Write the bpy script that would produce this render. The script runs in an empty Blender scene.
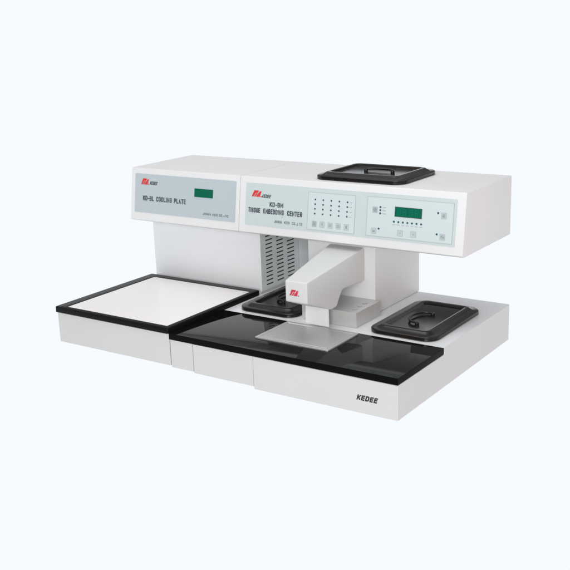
import bpy, bmesh, math, random
from mathutils import Vector, Matrix
random.seed(4)
sc = bpy.context.scene
col = sc.collection

# ------------------------------------------------------------------ materials
def mat(name, color, rough=0.4, metal=0.0, spec=0.5, var=0.03, bump=0.0, bscale=900, coat=0.0, vscale=6, stretch=None):
    m = bpy.data.materials.new(name); m.use_nodes = True
    nt = m.node_tree; b = nt.nodes['Principled BSDF']
    b.inputs['Roughness'].default_value = rough
    b.inputs['Metallic'].default_value = metal
    b.inputs['Specular IOR Level'].default_value = spec
    b.inputs['Coat Weight'].default_value = coat
    b.inputs['Coat Roughness'].default_value = 0.15
    tc = nt.nodes.new('ShaderNodeTexCoord'); src = tc.outputs['Object']
    if stretch:
        mp = nt.nodes.new('ShaderNodeMapping'); mp.inputs['Scale'].default_value = stretch
        nt.links.new(src, mp.inputs['Vector']); src = mp.outputs['Vector']
    n = nt.nodes.new('ShaderNodeTexNoise'); n.inputs['Scale'].default_value = vscale; n.inputs['Detail'].default_value = 5
    nt.links.new(src, n.inputs['Vector'])
    r = nt.nodes.new('ShaderNodeMix'); r.data_type = 'RGBA'
    lo = [c*(1-var) for c in color]; hi = [min(1, c*(1+var)) for c in color]
    r.inputs[6].default_value = (*lo, 1); r.inputs[7].default_value = (*hi, 1)
    nt.links.new(n.outputs['Fac'], r.inputs[0]); nt.links.new(r.outputs[2], b.inputs['Base Color'])
    mr = nt.nodes.new('ShaderNodeMapRange')
    mr.inputs['To Min'].default_value = rough*0.88; mr.inputs['To Max'].default_value = min(1, rough*1.12)
    nt.links.new(n.outputs['Fac'], mr.inputs['Value']); nt.links.new(mr.outputs[0], b.inputs['Roughness'])
    if bump:
        n2 = nt.nodes.new('ShaderNodeTexNoise'); n2.inputs['Scale'].default_value = bscale; n2.inputs['Detail'].default_value = 2
        nt.links.new(src, n2.inputs['Vector'])
        bp = nt.nodes.new('ShaderNodeBump'); bp.inputs['Strength'].default_value = bump; bp.inputs['Distance'].default_value = 0.0006
        nt.links.new(n2.outputs['Fac'], bp.inputs['Height']); nt.links.new(bp.outputs['Normal'], b.inputs['Normal'])
    return m

M = dict(
 paint = mat('white_powder_coat', (.70,.70,.705), .42, bump=.12, bscale=700),
 base  = mat('dimmed_base_white', (.575,.565,.56), .30, bump=.05, bscale=700, coat=.3),  # darker than the hood white: weaker light low down put into the colour
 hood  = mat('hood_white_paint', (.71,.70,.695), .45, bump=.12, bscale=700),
 front = mat('lit_front_paint', (.74,.745,.75), .40, bump=.08, bscale=700),  # lit copy of the hood white, light on the front put into colour
 deck  = mat('glossy_lit_deck_paint', (.76,.775,.785), .22, bump=.05, bscale=700, coat=.4),  # gloss is its own; extra brightness is top light put into the colour
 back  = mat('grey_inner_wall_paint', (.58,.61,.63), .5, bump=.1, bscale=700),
 house = mat('housing_paint', (.78,.80,.82), .45, bump=.10, bscale=700),
 side  = mat('grey_green_side_paint', (.84,.87,.88), .5, bump=.1, bscale=700),
 arm   = mat('arm_moulded_plastic', (.61,.615,.61), .42, bump=.05, bscale=600),
 tray  = mat('black_moulded_frame', (.005,.005,.0052), .36, spec=.12, bump=.1, bscale=900, var=.2),
 slab  = mat('polished_black_slab', (.0042,.004,.004), .015, spec=.19, var=.3, vscale=300),
 edge  = mat('black_slab_edge', (.003,.0026,.0025), .45, spec=.05, var=.2),
 lid   = mat('brown_black_lid_plastic', (.010,.0082,.007), .16, spec=.30, var=.15, bump=.08, bscale=500),
 wire  = mat('black_handle_plastic', (.006,.006,.006), .4),
 plate = mat('pale_cold_plate', (.84,.805,.79), .30, var=.012, vscale=3, coat=.2),
 steel = mat('brushed_steel', (.52,.52,.51), .42, metal=.55, var=.10, vscale=60, stretch=(1,14,14), bump=.15, bscale=200),
 alu   = mat('satin_aluminium', (.60,.595,.585), .42, metal=.35, var=.06, vscale=40, stretch=(2,10,2), bump=.1, bscale=200),
 blue  = mat('blue_grey_label_film', (.46,.525,.56), .42, var=.015),
 mint  = mat('pale_mint_label_film', (.55,.62,.63), .42, var=.015),
 mint2 = mat('light_key_field_film', (.58,.655,.665), .42, var=.01),
 cap   = mat('key_cap_film', (.49,.555,.565), .42, var=.02),
 line  = mat('label_outline_ink', (.40,.46,.47), .5),
 text  = mat('dark_slate_ink', (.045,.065,.075), .5),
 black = mat('black_ink', (.012,.012,.018), .45),
 red   = mat('red_ink', (.66,.035,.03), .4),
 crimson = mat('crimson_ink', (.55,.02,.055), .4),
 grey  = mat('grey_print_ink', (.22,.26,.28), .5),
 pale  = mat('pale_print_ink', (.36,.42,.43), .5),
 green = mat('green_lcd_window', (.001,.115,.066), .35, var=.06, vscale=20, spec=.15),
 seg   = mat('faint_lcd_digits', (.003,.19,.12), .4, spec=.15),
 led   = mat('indicator_lens', (.02,.10,.11), .25),
 dark  = mat('slot_shade_colour', (.06,.07,.075), .8),  # shade inside the vent slots, put into the colour
 nozz  = mat('white_enamel', (.80,.80,.80), .38),
 rubber= mat('black_rubber', (.02,.02,.02), .7),
)

# ------------------------------------------------------------------ helpers
def link(name, me, m, parent=None, smooth=None):
    o = bpy.data.objects.new(name, me); col.objects.link(o)
    for k in (m if isinstance(m, (list, tuple)) else [m]): me.materials.append(k)
    if smooth is not None:
        for p in me.polygons: p.use_smooth = True
        me.set_sharp_from_angle(angle=math.radians(smooth))
    if parent: o.parent = parent
    return o
def obj(name, bm, m, parent=None, smooth=None, off=None):
    """mesh given in world coordinates; off = parent's origin"""
    bmesh.ops.recalc_face_normals(bm, faces=bm.faces)
    me = bpy.data.meshes.new(name)
    if off is None and parent is not None: off = ORG[parent.name]
    if off is not None: bmesh.ops.translate(bm, verts=bm.verts, vec=-Vector(off))
    bm.to_mesh(me); bm.free()
    return link(name, me, m, parent, smooth)
ORG = {}
def thing(name, label, cat, loc, group=None):
    o = bpy.data.objects.new(name, None); col.objects.link(o); o.location = loc
    o.empty_display_size = .05
    o['label'] = label; o['category'] = cat
    if group: o['group'] = group
    ORG[o.name] = Vector(loc)
    return o
def track(o, parent): ORG[o.name] = ORG[parent.name]; return o
def part(name, bm, m, parent, smooth=None):
    return track(obj(name, bm, m, parent, smooth), parent)
def bevel(bm, w, seg=3, test=None):
    es = [e for e in bm.edges if len(e.link_faces) == 2 and e.calc_face_angle(0) > .15 and (test is None or test(e))]
    if w: bmesh.ops.bevel(bm, geom=es, offset=w, segments=seg, profile=.6, affect='EDGES')
def box(bm, x0, x1, y0, y1, z0, z1, bev=0, seg=3, mi=0):
    b = bmesh.new()
    bmesh.ops.create_cube(b, size=1)
    for v in b.verts:
        v.co = Vector((x0+(v.co.x+.5)*(x1-x0), y0+(v.co.y+.5)*(y1-y0), z0+(v.co.z+.5)*(z1-z0)))
    bevel(b, bev, seg)
    for f in b.faces: f.material_index = mi
    merge(bm, b)
def merge(bm, b):
    me = bpy.data.meshes.new('t'); b.to_mesh(me); b.free(); bm.from_mesh(me); bpy.data.meshes.remove(me)
def B(*a, **k):
    bm = bmesh.new(); box(bm, *a, **k); return bm
def prism_x(prof, x0, x1, bev=0, seg=3, test=None, xf=None):
    """closed (y,z) outline extruded along x; xf(y,z) -> (x0,x1) lets the sides splay"""
    bm = bmesh.new(); a = []; b = []
    for y, z in prof:
        l, r = xf(y, z) if xf else (x0, x1)
        a.append(bm.verts.new((l, y, z))); b.append(bm.verts.new((r, y, z)))
    bm.faces.new(a); bm.faces.new(b[::-1])
    n = len(prof)
    for i in range(n): bm.faces.new((a[i], b[i], b[(i+1) % n], a[(i+1) % n]))
    bmesh.ops.recalc_face_normals(bm, faces=bm.faces)
    bevel(bm, bev, seg, test)
    return bm
def cyl(bm, c, r, h, axis='z', seg=24, r2=None, bev=0):
    b = bmesh.new()
    bmesh.ops.create_cone(b, cap_ends=True, segments=seg, radius1=r, radius2=r if r2 is None else r2, depth=h)
    if bev: bevel(b, bev, 2, lambda e: e.calc_face_angle(0) > 1)
    if axis == 'y': bmesh.ops.rotate(b, verts=b.verts, matrix=Matrix.Rotation(math.pi/2, 3, 'X'))
    bmesh.ops.translate(b, verts=b.verts, vec=c); merge(bm, b)
def tube(bm, pts, r, seg=10):
    rings = []
    for i, p in enumerate(pts):
        p = Vector(p); t = (Vector(pts[min(i+1, len(pts)-1)])-Vector(pts[max(i-1, 0)])).normalized()
        u = t.cross(Vector((0, 0, 1)));
        if u.length < 1e-3: u = t.cross(Vector((0, 1, 0)))
        u.normalize(); w = t.cross(u)
        rings.append([bm.verts.new(p+u*r*math.cos(a)+w*r*math.sin(a)) for a in [2*math.pi*k/seg for k in range(seg)]])
    for a, b in zip(rings, rings[1:]):
        for k in range(seg): bm.faces.new((a[k], a[(k+1) % seg], b[(k+1) % seg], b[k]))
    bm.faces.new(rings[0]); bm.faces.new(rings[-1][::-1])

# ------------------------------------------------------------------ printed things on a plane
class Plane:
    """o + x*ex + v*ev ; lift along normal"""
    def __init__(s, o, ex, ev):
        s.o, s.ex, s.ev = Vector(o), Vector(ex), Vector(ev); s.n = s.ex.cross(s.ev).normalized()
    def p(s, x, v, l=0): return s.o+s.ex*x+s.ev*v+s.n*l
def plate(pl, x0, x1, v0, v1, l0, l1, r=0, seg=5):
    """rounded rectangular plate standing l0..l1 off the plane (metres in both directions)"""
    bm = bmesh.new(); pts = []
    if r:
        for cx, cy, a0 in ((x1-r, v0+r, -90), (x1-r, v1-r, 0), (x0+r, v1-r, 90), (x0+r, v0+r, 180)):
            for k in range(seg+1):
                a = math.radians(a0+90*k/seg); pts.append((cx+r*math.cos(a), cy+r*math.sin(a)))
    else: pts = [(x0, v0), (x1, v0), (x1, v1), (x0, v1)]
    return poly(pl, pts, l0, l1, bm)
def poly(pl, pts, l0, l1, bm=None):
    if bm is None: bm = bmesh.new()
    a = [bm.verts.new(pl.p(x, v, l0)) for x, v in pts]; b = [bm.verts.new(pl.p(x, v, l1)) for x, v in pts]
    bm.faces.new(a[::-1]); bm.faces.new(b); n = len(pts)
    for i in range(n): bm.faces.new((a[i], a[(i+1) % n], b[(i+1) % n], b[i]))
    return bm
def frame(pl, x0, x1, v0, v1, w, l0, l1, bm=None):
    if bm is None: bm = bmesh.new()
    for a in ((x0, x1, v0, v0+w), (x0, x1, v1-w, v1), (x0, x0+w, v0+w, v1-w), (x1-w, x1, v0+w, v1-w)):
        poly(pl, [(a[0], a[2]), (a[1], a[2]), (a[1], a[3]), (a[0], a[3])], l0, l1, bm)
    return bm
GL = {  # condensed block capitals as strokes on a 0..1 grid: (advance width, polylines)
 'A': (1, [[(0,0),(.5,1),(1,0)], [(.2,.32),(.8,.32)]]),
 'B': (1, [[(0,0),(0,1),(.78,1),(.96,.86),(.96,.66),(.78,.53),(0,.53)], [(.78,.53),(1,.38),(1,.15),(.8,0),(0,0)]]),
 'C': (1, [[(1,.74),(1,.86),(.8,1),(.2,1),(0,.86),(0,.14),(.2,0),(.8,0),(1,.14),(1,.26)]]),
 'D': (1, [[(0,0),(0,1),(.72,1),(1,.82),(1,.18),(.72,0),(0,0)]]),
 'E': (.9, [[(1,1),(0,1),(0,0),(1,0)], [(0,.52),(.88,.52)]]),
 'G': (1, [[(1,.76),(1,.86),(.8,1),(.2,1),(0,.86),(0,.14),(.2,0),(.8,0),(1,.14),(1,.46),(.55,.46)]]),
 'H': (1, [[(0,0),(0,1)], [(1,0),(1,1)], [(0,.52),(1,.52)]]),
 'I': (.05, [[(.5,0),(.5,1)]]),
 'J': (.8, [[(1,1),(1,.14),(.8,0),(.2,0),(0,.14),(0,.28)]]),
 'K': (1, [[(0,0),(0,1)], [(1,1),(.08,.42)], [(.32,.60),(1,0)]]),
 'L': (.85, [[(0,1),(0,0),(1,0)]]),
 'M': (1.25, [[(0,0),(0,1),(.5,.30),(1,1),(1,0)]]),
 'N': (1.05, [[(0,0),(0,1),(1,0),(1,1)]]),
 'O': (1, [[(.2,0),(0,.14),(0,.86),(.2,1),(.8,1),(1,.86),(1,.14),(.8,0),(.2,0)]]),
 'P': (1, [[(0,0),(0,1),(.78,1),(1,.86),(1,.58),(.78,.45),(0,.45)]]),
 'R': (1, [[(0,0),(0,1),(.78,1),(1,.86),(1,.62),(.78,.5),(0,.5)], [(.6,.5),(1,0)]]),
 'S': (1, [[(1,.76),(1,.86),(.8,1),(.2,1),(0,.86),(0,.64),(.2,.53),(.8,.47),(1,.36),(1,.14),(.8,0),(.2,0),(0,.14),(0,.25)]]),
 'T': (1, [[(0,1),(1,1)], [(.5,1),(.5,0)]]),
 'U': (1, [[(0,1),(0,.14),(.2,0),(.8,0),(1,.14),(1,1)]]),
 '-': (.6, [[(0,.45),(1,.45)]]), '.': (.05, [[(.5,0),(.5,.06)]]), ',': (.1, [[(.6,.06),(.2,-.16)]]), ' ': (.55, [])}
def lettering(text, pl, x0, x1, v0, v1, m, parent, lift=.0016, sw=.19, shear=0.0, gap=.28):
    """block lettering between x0..x1, baseline v0, cap line v1; sw = stroke width / cap height"""
    h = v1-v0; s2 = sw*h/2
    # advance in units of the glyph width u: total = sum(w)*u + (n-1)*gap_u
    n = len(text); tot = sum(GL[c][0] for c in text)+gap*(n-1)
    u = (x1-x0-sw*h*n-shear*h)/tot
    bm = bmesh.new(); x = x0; k = 0
    for c in text:
        w, ls = GL[c]
        for line in ls:
            P = [Vector((x+s2+a*w*u, v0+s2+b*(h-2*s2))) for a, b in line]
            closed = (P[0]-P[-1]).length < 1e-7 and len(P) > 2
            if closed: P = P[:-1]
            q = len(P); L_, R_ = [], []
            for i in range(q):
                dp = P[i]-P[i-1] if (i or closed) else None; dn = P[(i+1) % q]-P[i] if (i < q-1 or closed) else None
                dp = dp.normalized() if dp is not None else dn.normalized(); dn = dn.normalized() if dn is not None else dp
                n1, n2 = Vector((-dp.y, dp.x)), Vector((-dn.y, dn.x)); mm = n1+n2
                mm = mm.normalized()/max(.45, mm.normalized().dot(n1)) if mm.length > 1e-4 else n1
                e = Vector((0, 0))
                if not closed and i == 0: e = -dn*s2*(.98)
                if not closed and i == q-1: e = dp*s2*(.98)
                L_.append(P[i]+mm*s2+e); R_.append(P[i]-mm*s2+e)
            k += 1; lf = lift+(k % 3)*2e-5
            f3 = lambda p: bm.verts.new(pl.p(p.x+shear*(p.y-v0), p.y, lf))
            Lv = [f3(p) for p in L_]; Rv = [f3(p) for p in R_]
            for i in range(q if closed else q-1):
                j = (i+1) % q; bm.faces.new((Rv[i], Rv[j], Lv[j], Lv[i]))
        x += w*u+sw*h+gap*u
    return part('lettering', bm, m, parent)
def emblem(pl, x0, x1, v0, v1, m, parent, lift=.0016):
    bm = bmesh.new()
    shapes = [[(0, 0), (.17, 0), (.40, .62), (.60, .62), (.73, 1), (.24, 1)],
              [(.23, 0), (.37, 0), (.60, .57), (.44, .57)],
              [(.41, 0), (.80, 0), (.98, .90), (.80, .90)],
              [(.87, 0), (1.0, 0), (1.03, .17), (.90, .17)]]
    for s in shapes:
        s = [(x0+a*(x1-x0), v0+b*(v1-v0)) for a, b in s]
        a = [bm.verts.new(pl.p(x, v, lift)) for x, v in s]; bm.faces.new(a)
    return part('emblem', bm, m, parent)

# ------------------------------------------------------------------ main dimensions (metres, machine about 1 m wide)
H = .092                                  # top of the deck
YT, YB, ZT, ZB, YR = .3391, .3189, .410, .2700, .598     # hood section
LP = math.hypot(YT-YB, ZT-ZB)
ev = Vector((0, YT-YB, ZT-ZB)).normalized()
face = Plane((0, YB, ZB), (1, 0, 0), ev)  # x is world x, v runs 0..LP up the sloping fascia
def V(f): return f*LP
HOOD = [(YT, ZT), (YB, ZB), (YB+.010, ZB-.0045), (YR, ZB-.0045), (YR, ZT)]

def hood(x0, x1, parent, inner):
    # light on the fascia put into colour: brighter hood white on the front faces
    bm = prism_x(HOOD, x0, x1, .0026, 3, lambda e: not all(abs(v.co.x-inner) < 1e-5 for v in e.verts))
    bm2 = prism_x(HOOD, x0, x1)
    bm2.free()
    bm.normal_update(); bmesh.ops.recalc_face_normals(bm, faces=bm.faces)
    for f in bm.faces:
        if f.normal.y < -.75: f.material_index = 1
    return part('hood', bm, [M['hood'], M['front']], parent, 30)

# ================================================================== COOLING PLATE UNIT
cool = thing('cooling_plate_machine', 'white cooling machine with a wide pale plate in a black frame and a blue-grey fascia', 'laboratory machine', (.2, .3, 0))
bm = bmesh.new()
box(bm, .0235, .3965, .003, .3845, .010, .0895, .0016)
part('base', bm, M['base'], cool)
# black frame: ring with rounded outer corners around the recessed plate
def rrect(x0, x1, y0, y1, r, z, n=5):
    pts = []
    for cx, cy, a0 in ((x1-r, y0+r, -90), (x1-r, y1-r, 0), (x0+r, y1-r, 90), (x0+r, y0+r, 180)):
        for k in range(n+1):
            a = math.radians(a0+90*k/n); pts.append((cx+r*math.cos(a), cy+r*math.sin(a), z))
    return pts
def loft(loops, cap0=True, cap1=True):
    bm = bmesh.new(); L = [[bm.verts.new(p) for p in l] for l in loops]; n = len(L[0])
    for a, b in zip(L, L[1:]):
        for k in range(n): bm.faces.new((a[k], a[(k+1) % n], b[(k+1) % n], b[k]))
    if cap0: bm.faces.new(L[0][::-1])
    if cap1: bm.faces.new(L[-1])
    return bm
fx0, fx1, fy0, fy1 = .0215, .3985, -.003, .3655
lo = []
for ins, z in ((.0015, .0897), (0, .0912), (0, .1030), (.0007, .1043), (.002, .1050)):
    lo.append(rrect(fx0+ins, fx1-ins, fy0+ins, fy1-ins, .005, z))
ix0, ix1, iy0, iy1 = .0515, .3860, .0105, .3420
for ins, z in ((0, .1050), (.0008, .1042), (.0008, .1022)):
    lo.append(rrect(ix0+ins, ix1-ins, iy0+ins, iy1-ins, .002, z))
part('plate_frame', loft(lo), M['tray'], cool, 35)
part('cold_plate', B(ix0+.0016, ix1-.0016, iy0+.0016, iy1-.0016, .1024, .1043, bev=.0006, seg=2), M['plate'], cool)
# rear housing
bm = bmesh.new()
X0, X1, Y0, Y1, Z0, Z1 = .0205, .3885, .3850, .590, .012, .2640
box(bm, X0, X1, Y0, Y1, Z0, Z1, .0018)
part('rear_housing', bm, M['house'], cool, 30)
# louvred side cover: shallow slots, the shade inside put into a dark colour
def slot_panel(x, y0, y1, z0, z1, slots, depth, thick):
    ys = sorted({y0, y1, *[a for s in slots for a in s[:2]]}); zs = sorted({z0, z1, *[a for s in slots for a in s[2:]]})
    bm = bmesh.new(); cache = {}
    def vt(a, y, z):
        k = (round(a, 6), round(y, 6), round(z, 6))
        if k not in cache: cache[k] = bm.verts.new((a, y, z))
        return cache[k]
    S = {(round(s[0], 6), round(s[2], 6)) for s in slots}
    for i in range(len(ys)-1):
        for j in range(len(zs)-1):
            a, b, c, d = ys[i], ys[i+1], zs[j], zs[j+1]
            if (round(a, 6), round(c, 6)) in S:
                q = [(a, c), (b, c), (b, d), (a, d)]
                for k in range(4):
                    (p, r), (s, t) = q[k], q[(k+1) % 4]
                    f = bm.faces.new((vt(x, p, r), vt(x, s, t), vt(x-depth, s, t), vt(x-depth, p, r))); f.material_index = 1
                f = bm.faces.new([vt(x-depth, *p) for p in q]); f.material_index = 1
            else: bm.faces.new([vt(x, *p) for p in ((a, c), (b, c), (b, d), (a, d))])
    for q in (((y0, z0), (y1, z0)), ((y1, z0), (y1, z1)), ((y1, z1), (y0, z1)), ((y0, z1), (y0, z0))):
        (p, r), (s, t) = q
        bm.faces.new([bm.verts.new(c) for c in ((x, p, r), (x, s, t), (x-thick, s, t), (x-thick, p, r))])
    return bm
cols_y = [(.4090, .4385), (.4590, .4895), (.5090, .5425)]
slots = [(a, b, .1062+.01092*k, .1062+.01092*k+.0034) for a, b in cols_y for k in range(15) if .1062+.01092*k+.004 < .2625]
part('vented_side_cover', slot_panel(.3915, .3856, .5895, .0935, .2638, slots, .0020, .003), [M['side'], M['dark']], cool)
hood(0, .3731, cool, .3731)
# fascia label
panel = part('control_panel', plate(face, .0150, .3607, V(.150), V(.893), .0000, .0010, .002), M['blue'], cool)
emblem(face, .0370, .0655, V(.690), V(.805), M['red'], panel)
lettering('KEDEE', face, .0680, .0965, V(.698), V(.757), M['black'], panel, shear=.30, sw=.18)
lettering('KD-BL', face, .0450, .0840, V(.385), V(.477), M['text'], panel)
lettering('COOLING PLATE', face, .0930, .1965, V(.385), V(.477), M['text'], panel)
lettering('JINHUA KEDI CO.,LTD', face, .2560, .3390, V(.226), V(.268), M['text'], panel, sw=.14, gap=.42)
dsp = part('display', plate(face, .2252, .2868, V(.544), V(.700), .0008, .0018, .0008), M['green'], panel)
for cx, cy in ((.08, .12), (.34, .12), (.06, .34), (.36, .34), (.06, .55), (.36, .55)):
    bm = bmesh.new(); cyl(bm, (cx, cy, .0025), .010, .017, seg=20)
    part('rubber_foot', bm, M['rubber'], cool)

# ================================================================== EMBEDDING CENTRE
emb = thing('tissue_embedding_machine', 'white tissue embedding machine with glossy black worktop, projecting dispenser arm and mint fascia', 'laboratory machine', (.7, .3, 0))
bm = prism_x([(.0042, .0080), (.0042, .0762), (.2112, .0762), (.2112, H), (.586, H), (.586, .0080)], .4000, .6410)
b2 = prism_x([(0, -.0005), (0, .0762), (.2112, .0762), (.2112, H), (.586, H), (.586, -.0005)], .6410, 1.0, .0018, 3,
             lambda e: not all(abs(v.co.x-.641) < 1e-5 for v in e.verts) and not (abs(e.verts[0].co.z-H) < 1e-4 and abs(e.verts[1].co.z-H) < 1e-4 and abs(e.verts[0].co.y-.2112) < 1e-4 and abs(e.verts[1].co.y-.2112) < 1e-4))
merge(bm, b2)
bmesh.ops.recalc_face_normals(bm, faces=bm.faces)
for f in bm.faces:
    if f.normal.z > .9 and f.calc_center_median().z > H-.001: f.material_index = 1  # up-facing faces get the lighter copy, top light put into colour
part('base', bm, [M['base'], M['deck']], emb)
part('front_panel', B(.4002, .4664, .0018, .0042, .0078, .0760, bev=.0007, seg=2), M['base'], emb)
part('front_panel', B(.4686, .6392, .0010, .0042, .0052, .0760, bev=.0007, seg=2), M['base'], emb)
baseplane = Plane((0, 0, 0), (1, 0, 0), (0, 0, 1))
lettering('KEDEE', baseplane, .9035, .9552, .0282, .0400, M['black'], emb, lift=.0003, shear=.30, sw=.25)
bm = B(.3993, 1.0010, -.0015, .2105, .0772, .0922, bev=.0011)
bm.normal_update()
for f in bm.faces:
    if f.normal.z < .9: f.material_index = 1
part('worktop', bm, [M['slab'], M['edge']], emb, 30)
# metal work plate let into the worktop
wx0, wx1, wy0, wy1 = .5975, .7930, .0680, .2020
lo = [rrect(wx0, wx1, wy0, wy1, .002, .0922), rrect(wx0, wx1, wy0, wy1, .002, .0950), rrect(wx0+.0006, wx1-.0006, wy0+.0006, wy1-.0006, .002, .0955)]
lo += [rrect(wx0+.008, wx1-.008, wy0+.008, wy1-.008, .003, .0955), rrect(wx0+.0095, wx1-.0095, wy0+.0095, wy1-.0095, .003, .0940),
       rrect(wx0+.012, wx1-.012, wy0+.012, wy1-.012, .003, .0940), rrect(wx0+.0128, wx1-.0128, wy0+.0128, wy1-.0128, .003, .0950)]
part('work_plate', loft(lo), M['steel'], emb, 30)
# column, back wall, hood
part('column', B(.5608, .7506, .3550, .5900, .0925, .2645, bev=.002), M['paint'], emb, 30)
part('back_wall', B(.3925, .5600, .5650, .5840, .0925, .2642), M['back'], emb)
hood(.3741, .9920, emb, .3741)
# dispenser arm
prof = [(.0938, .1828), (.1960, .1432)]
for k in range(1, 6):
    a = math.radians(-100+85*k/5); prof.append((.2150+.0125*math.cos(a), .1562+.0125*math.sin(a)))
prof += [(.2460, .1765), (.2520, .1785), (.3545, .1745), (.3545, .2560), (.0938, .2312)]
def splay(y, z):
    t = (y-.0938)/(.3550-.0938)
    return (.6688-.0430*t, .7269-.0045*t)
arm = part('dispenser_arm', prism_x(prof, 0, 0, .0036, 4, xf=splay), M['arm'], emb, 32)
armface = Plane((0, .0938, 0), (1, 0, 0), (0, 0, 1))
emblem(armface, .6800, .7050, .1980, .2120, M['crimson'], arm, lift=.0004)
bm = B(.6475, .7112, .2045, .2075, .0966, .1640, bev=.0006, seg=2)
part('splash_plate', bm, M['nozz'], emb)
bm = bmesh.new(); cyl(bm, (.6450, .2140, .1420), .0040, .0400, seg=20, r2=.0052)
part('nozzle', bm, M['steel'], emb, 40)
# heated forceps block with three wells
bx0, bx1, by0, by1, bz = .6150, .7652, .2400, .3545, .1290
wells = [(.7462, .2640), (.7452, .2890), (.7440, .3160)]
bm = bmesh.new()
n = 24; r = .0064
box(bm, bx0, bx1, by0, by1, .0924, bz-.0001, 0)
top = [f for f in bm.faces if f.calc_center_median().z > bz-.001]
bmesh.ops.delete(bm, geom=top, context='FACES')
strip_x0 = .7350; strip_x1 = .7552
def quad(*p): bm.faces.new([bm.verts.new(q) for q in p])
quad((bx0, by0, bz-.0001), (strip_x0, by0, bz-.0001), (strip_x0, by1, bz-.0001), (bx0, by1, bz-.0001))
quad((strip_x1, by0, bz-.0001), (bx1, by0, bz-.0001), (bx1, by1, bz-.0001), (strip_x1, by1, bz-.0001))
cuts = [by0, .2765, .3025, by1]
zt = bz-.0001
for (wx, wy), ya, yb in zip(wells, cuts, cuts[1:]):
    ring = [(wx+r*math.cos(2*math.pi*k/n), wy+r*math.sin(2*math.pi*k/n)) for k in range(n)]
    def edge(k):
        a = 2*math.pi*k/n; c, s = math.cos(a), math.sin(a); t = 9
        if c > 1e-6: t = min(t, (strip_x1-wx)/c)
        if c < -1e-6: t = min(t, (strip_x0-wx)/c)
        if s > 1e-6: t = min(t, (yb-wy)/s)
        if s < -1e-6: t = min(t, (ya-wy)/s)
        return (wx+c*t, wy+s*t)
    out = [edge(k) for k in range(n)]
    corners = [(strip_x1, yb), (strip_x0, yb), (strip_x0, ya), (strip_x1, ya)]
    for k in range(n):
        a, b = out[k], out[(k+1) % n]
        pts = [(*ring[k], zt), (*a, zt)]
        if abs(a[0]-b[0]) > 1e-6 and abs(a[1]-b[1]) > 1e-6:
            c = min(corners, key=lambda c: (c[0]-a[0])**2+(c[1]-a[1])**2+(c[0]-b[0])**2+(c[1]-b[1])**2); pts.append((*c, zt))
        pts += [(*b, zt), (*ring[(k+1) % n], zt)]
        quad(*pts)
        quad((*ring[k], zt), (*ring[(k+1) % n], zt), (*ring[(k+1) % n], zt-.010), (*ring[k], zt-.010))
    bm.faces.new([bm.verts.new((x, y, zt-.010)) for x, y in ring])
bmesh.ops.remove_doubles(bm, verts=bm.verts, dist=1e-5)
part('forceps_block', bm, M['alu'], emb)
# ---- fascia panel
pan = part('control_panel', plate(face, .3928, .9716, V(.138), V(.888), .0000, .0010, .002), M['mint'], emb)
emblem(face, .4115, .4420, V(.650), V(.760), M['red'], pan)
lettering('KEDEE', face, .4430, .4715, V(.642), V(.702), M['black'], pan, shear=.30, sw=.18)
lettering('KD-BM', face, .4676, .5085, V(.494), V(.577), M['text'], pan)
lettering('TISSUE', face, .4025, .4395, V(.367), V(.453), M['text'], pan)
lettering('EMBEDDING', face, .4490, .5110, V(.367), V(.453), M['text'], pan)
lettering('CENTER', face, .5215, .5655, V(.367), V(.453), M['text'], pan)
lettering('JINHUA', face, .4840, .5070, V(.220), V(.265), M['text'], pan, sw=.14, gap=.42)
lettering('KEDI', face, .5140, .5295, V(.220), V(.265), M['text'], pan, sw=.14, gap=.42)
lettering('CO.,LTD', face, .5370, .5665, V(.220), V(.265), M['text'], pan, sw=.14, gap=.42)
for (x0, x1, v0, v1) in ((.5810, .7135, .172, .818), (.7452, .9648, .178, .828)):
    part('key_field', plate(face, x0, x1, V(v0), V(v1), .0008, .0014), M['mint2'], pan)
    part('field_outline', frame(face, x0, x1, V(v0), V(v1), .0009, .0012, .0017), M['line'], pan)
L0 = .0014
def led(x, v, r=.0023):
    bm = bmesh.new()
    pts = [(x+r*math.cos(a), V(v)+r*math.sin(a)) for a in [2*math.pi*k/14 for k in range(14)]]
    poly(face, pts, L0, L0+.0007, bm)
    part('indicator_light', bm, M['led'], pan)
for i in range(5):
    for j in range(4):
        led(.6017+.02255*i, .694-.0805*j, .0021)
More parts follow.
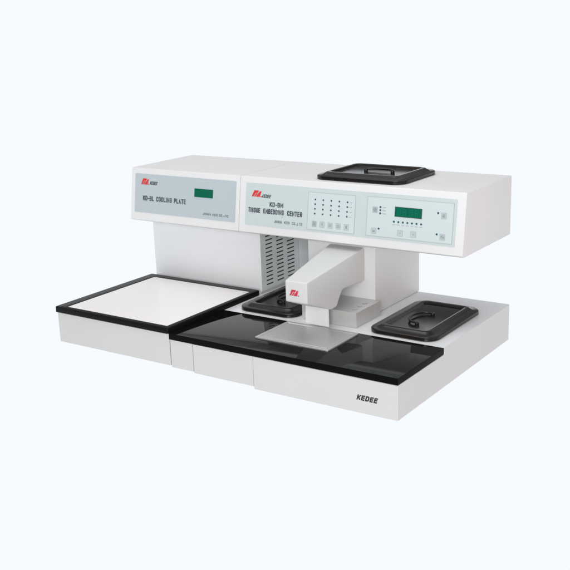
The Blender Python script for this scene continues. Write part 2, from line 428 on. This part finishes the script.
def key(x, v, w, h, style, icon=None):
    """membrane key: outline plus its printed symbol"""
    h2, w2, c = h*.54, w*.54, V(v)
    if style == 'solid': bm = plate(face, x-w2, x+w2, c-h2, c+h2, L0, L0+.0005, .0012)
    else:
        bm = plate(face, x-w2, x+w2, c-h2, c+h2, .0010, L0+.0002, .0012); part('key_cap', bm, M['cap'], pan)
        bm = frame(face, x-w2, x+w2, c-h2, c+h2, .0005, L0, L0+.0005)
    k = part('key', bm, M['pale'], pan)
    s = bmesh.new()
    def P(pts): poly(face, [(x+a, c+b) for a, b in pts], L0+.0006, L0+.0009, s)
    def bar(a, b, t, n_): P([(a, b), (a+t, b), (a+t, b+n_), (a, b+n_)])
    def ringf(R, t, a0=0, a1=360, n=16):
        for q in range(n):
            u, w_ = math.radians(a0+(a1-a0)*q/n), math.radians(a0+(a1-a0)*(q+1)/n)
            P([(R*math.cos(u), R*math.sin(u)), (R*math.cos(w_), R*math.sin(w_)), ((R-t)*math.cos(w_), (R-t)*math.sin(w_)), ((R-t)*math.cos(u), (R-t)*math.sin(u))])
    if icon == 'lines':
        for b in (-.0028, -.0003, .0022): bar(-.0036, b, .0072, .0006)
    if icon == 'grid':
        for b in (-.0028, -.0003, .0022):
            for a in (-.003, -.0005, .002): bar(a, b, .0011, .0011)
    if icon == 'arrow': bar(-.0003, -.003, .0007, .005); P([(-.0016, .0012), (.0018, .0012), (.0001, .0034)])
    if icon == 'bar': bar(-.0012, -.0036, .0024, .0072)
    if icon == 'clock': ringf(.0032, .0006); bar(-.0003, 0, .0006, .0022); bar(0, -.0003, .0018, .0006)
    if icon == 'heat':
        for a in (-.0024, -.0003, .0018): bar(a, -.0006, .0006, .0024)
        bar(-.0030, -.0022, .0060, .0013)
    if icon == 'minus': bar(-.0014, -.0003, .0028, .0007)
    if icon == 'plus': bar(-.0014, -.0003, .0028, .0007); bar(-.00035, -.0014, .0007, .0011); bar(-.00035, .0004, .0007, .0011)
    if icon == 'lamp': ringf(.0038, .0005); bar(-.0005, -.0014, .0010, .0040); P([(-.002, -.0012), (.002, -.0012), (0, -.0030)])
    if icon == 'wave': P([(-.0036, .0016), (-.0024, .0024), (.0002, .0002), (-.0006, -.0010)]); P([(.0002, .0004), (.0012, .0010), (.0038, -.0016), (.0028, -.0026)]); ringf(.0042, .0004)
    part('key_symbol', s, M['grey'], pan) if len(s.verts) else s.free()
for (x, st, ic) in ((.6017, 'solid', 'grid'), (.6240, 'line', 'arrow'), (.6470, 'line', 'lines'), (.6695, 'line', 'lines'), (.6918, 'line', 'bar')):
    key(x, .276, .0118, .0130, st, ic)
key(.7667, .613, .0120, .0125, 'solid', 'clock')
key(.7662, .268, .0120, .0125, 'line', 'heat')
key(.8350, .270, .0130, .0125, 'line', 'minus')
key(.8688, .272, .0130, .0125, 'line', 'plus')
key(.9410, .615, .0120, .0125, 'line', 'lamp')
key(.9410, .278, .0120, .0125, 'line', 'wave')
for v in (.664, .613, .562): led(.7806, v)
led(.7790, .309); led(.9270, .652); led(.9270, .314)
for i in range(7): led(.8176+.01155*i, .447)
# minute captions: strokes too small to read
def caption(x0, x1, v, h):
    bm = bmesh.new(); n = max(3, int((x1-x0)/.0022)); st = (x1-x0)/n
    pts_top = []; pts_bot = []
    for k in range(n):                       # one jagged strip: reads as tiny print
        a, b = x0+k*st, x0+(k+1)*st; t = h*random.uniform(.75, 1.0)
        pts_top += [(a, V(v)+t), (b-st*.35, V(v)+t), (b-st*.35, V(v)+h*.35), (b, V(v)+h*.35)]
        pts_bot += [(b, V(v)+h*.1), (a, V(v))]
    poly(face, [(x0, V(v)), (x1, V(v)+0)] + pts_top[::-1], L0, L0+.0003, bm)
    part('caption', bm, M['pale'], pan)
for v, e in ((.655, .7955), (.604, .7950), (.553, .7970)): caption(.7860, e, v, .0024)
for i in range(7): caption(.8176+.01155*i-.0038, .8176+.01155*i+.0038, .394, .0016)
for j in range(4): caption(.6985, .7050, .686-.0805*j, .0018)
dsp = part('display', plate(face, .8195, .8865, V(.538), V(.686), .0012, .0022, .0008), M['green'], pan)
part('display_bezel', frame(face, .8187, .8873, V(.532), V(.692), .0010, .0010, .0024), M['text'], pan)
bm = bmesh.new()
for d, cx in enumerate((.8290, .8430, .8600, .8740)):
    c = V(.612); w, h, t = .0040, .0070, .0009
    sg = [(-w, h-t, w, h), (-w, -t/2, w, t/2), (-w, -h, w, -h+t), (-w, t, -w+t, h-t), (w-t, t, w, h-t), (-w, -h+t, -w+t, -t), (w-t, -h+t, w, -t)]
    for a, b, a2, b2_ in sg:
        poly(face, [(cx+a, c+b), (cx+a2, c+b), (cx+a2, c+b2_), (cx+a, c+b2_)], .0021, .0024, bm)
part('digits', bm, M['seg'], pan)
for cx, cy in ((.45, .05), (.95, .05), (.45, .54), (.95, .54)):
    bm = bmesh.new(); cyl(bm, (cx, cy, -.0020), .012, .0080, seg=20)
    part('rubber_foot', bm, M['rubber'], emb)

# ================================================================== LIDS
def lid(label, cx, cy, z, w, d, hx, hy, hlen, along, out, up, rot=0):
    t = thing('tank_lid', label, 'lid', (cx, cy, z), 'black lids with folding handles over the wax tanks')
    prof = [(.003, 0), (0, .0015), (0, .0080), (.0012, .0095), (.003, .0100), (.0100, .0100), (.0125, .0108),
            (.0195, .0148), (.0210, .0160), (.0235, .0166), (.0300, .0166), (.0320, .0158), (.0340, .0118), (.0370, .0110)]
    R0 = .032; lo = []
    for ins, zz in prof:
        lo.append(rrect(cx-w/2+ins, cx+w/2-ins, cy-d/2+ins, cy+d/2-ins, max(.007, R0-ins*.7), z+zz+.0003, 8))
    part('lid_cover', loft(lo), M['lid'], t, 40)
    bm = bmesh.new(); base = z+.0112
    dirv = Vector((1, 0, 0)) if along == 'x' else Vector((0, 1, 0))
    c = Vector((hx, hy, base+.0045)); pts = []
    for k in range(21):
        a = math.pi*k/20
        pts.append(c-dirv*(hlen/2)*math.cos(a)+(Vector((out[0], out[1], 0))+Vector((0, 0, up)))*(math.sin(a)**.7))
    tube(bm, pts, .0025)
    h = part('handle', bm, M['wire'], t, 60)
    for s in (-1, 1):
        bm = bmesh.new(); cyl(bm, c+dirv*(hlen/2*s)-Vector((0, 0, .0022)), .0048, .0066, seg=18, bev=.001)
        part('handle_post', bm, M['wire'], h, 40)
    return t
lid('black lid with curled handle lying on the open right end of the white deck', .8840, .3600, H, .1700, .2700, .8900, .3420, .082, 'y', (-.033, 0), .0012)
lid('black lid on the deck beside the vented side wall, partly hidden by the dispenser arm', .5120, .3610, H, .1700, .2700, .5160, .3450, .082, 'y', (-.033, 0), .0012)
lid('black lid with handle resting on top of the white hood', .6965, .4620, ZT, .2450, .2000, .7060, .4600, .074, 'x', (0, .012), .0015)

# ================================================================== SETTING
def emis(name, c):
    m = bpy.data.materials.new(name); m.use_nodes = True; nt = m.node_tree
    nt.nodes.remove(nt.nodes['Principled BSDF'])
    e = nt.nodes.new('ShaderNodeEmission'); e.inputs['Color'].default_value = (*c, 1)
    nt.links.new(e.outputs[0], nt.nodes['Material Output'].inputs['Surface']); return m
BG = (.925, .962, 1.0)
glow_sweep = emis('glowing_white_sweep', BG)  # added floor and backdrop glow by themselves, so no shadow shows on them
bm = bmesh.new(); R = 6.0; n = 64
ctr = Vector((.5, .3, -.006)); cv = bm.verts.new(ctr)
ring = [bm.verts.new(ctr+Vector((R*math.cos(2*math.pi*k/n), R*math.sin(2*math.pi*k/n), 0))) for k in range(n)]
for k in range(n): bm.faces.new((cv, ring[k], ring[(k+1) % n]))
fl = obj('floor', bm, glow_sweep); fl['kind'] = 'structure'
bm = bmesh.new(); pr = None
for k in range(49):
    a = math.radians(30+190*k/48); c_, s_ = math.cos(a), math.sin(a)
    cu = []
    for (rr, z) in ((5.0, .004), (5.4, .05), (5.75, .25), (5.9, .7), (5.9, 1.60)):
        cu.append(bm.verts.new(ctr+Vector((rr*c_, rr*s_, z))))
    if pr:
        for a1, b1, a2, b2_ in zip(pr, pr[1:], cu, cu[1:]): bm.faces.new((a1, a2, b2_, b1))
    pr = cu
bd = obj('backdrop', bm, glow_sweep); bd['kind'] = 'structure'

w = bpy.data.worlds.new('World'); sc.world = w; w.use_nodes = True
wn = w.node_tree; bgn = wn.nodes['Background']
tc = wn.nodes.new('ShaderNodeTexCoord'); sx = wn.nodes.new('ShaderNodeSeparateXYZ'); cr = wn.nodes.new('ShaderNodeValToRGB')
wn.links.new(tc.outputs['Generated'], sx.inputs[0]); wn.links.new(sx.outputs['Z'], cr.inputs[0]); wn.links.new(cr.outputs[0], bgn.inputs['Color'])
el = cr.color_ramp.elements                                   # added gradient: dark low band for dark reflections, bright overhead for tops
el[0].position = 0; el[0].color = (.22, .22, .23, 1); el[1].position = 1; el[1].color = (.95, .97, 1, 1)
for p_, c_ in ((.20, .13), (.38, .16), (.62, .75)):
    e_ = el.new(p_); e_.color = (c_, c_, c_*1.03, 1)
bgn.inputs['Strength'].default_value = 1.0
def area(name, loc, target, size, power, color):
    l = bpy.data.lights.new(name, 'AREA'); l.size = size; l.energy = power; l.color = color
    o = bpy.data.objects.new(name, l); col.objects.link(o); o.location = loc
    o.rotation_euler = (Vector(target)-Vector(loc)).to_track_quat('-Z', 'Y').to_euler()
    return o
area('softbox_front', (2.1, -2.9, 1.0), (.5, .3, .2), 1.3, 72, (1, .985, .965))
area('softbox_top', (.2, .1, 3.2), (.5, .3, .2), 2.0, 31, (1, .995, .99))

area('warm_low_fill', (2.8, .0, .25), (1.0, .25, .05), .5, 3.6, (1, .55, .40))

# ================================================================== CAMERA
cam = bpy.data.cameras.new('camera'); co = bpy.data.objects.new('camera', cam); col.objects.link(co)
cam.sensor_width = 36; cam.lens = 975.2662/570*36; cam.clip_start = .05; cam.clip_end = 100
rx, rr, rz = 1.30194, -.03423, .60708
Rm = Matrix.Rotation(rz, 4, 'Z') @ Matrix.Rotation(rx, 4, 'X') @ Matrix.Rotation(rr, 4, 'Z')
co.matrix_world = Matrix.Translation((1.8612, -1.6231, .7961)) @ Rm
sc.camera = co
sc.view_settings.view_transform = 'Standard'; sc.view_settings.look = 'None'
sc.view_settings.exposure = 0; sc.view_settings.gamma = 1
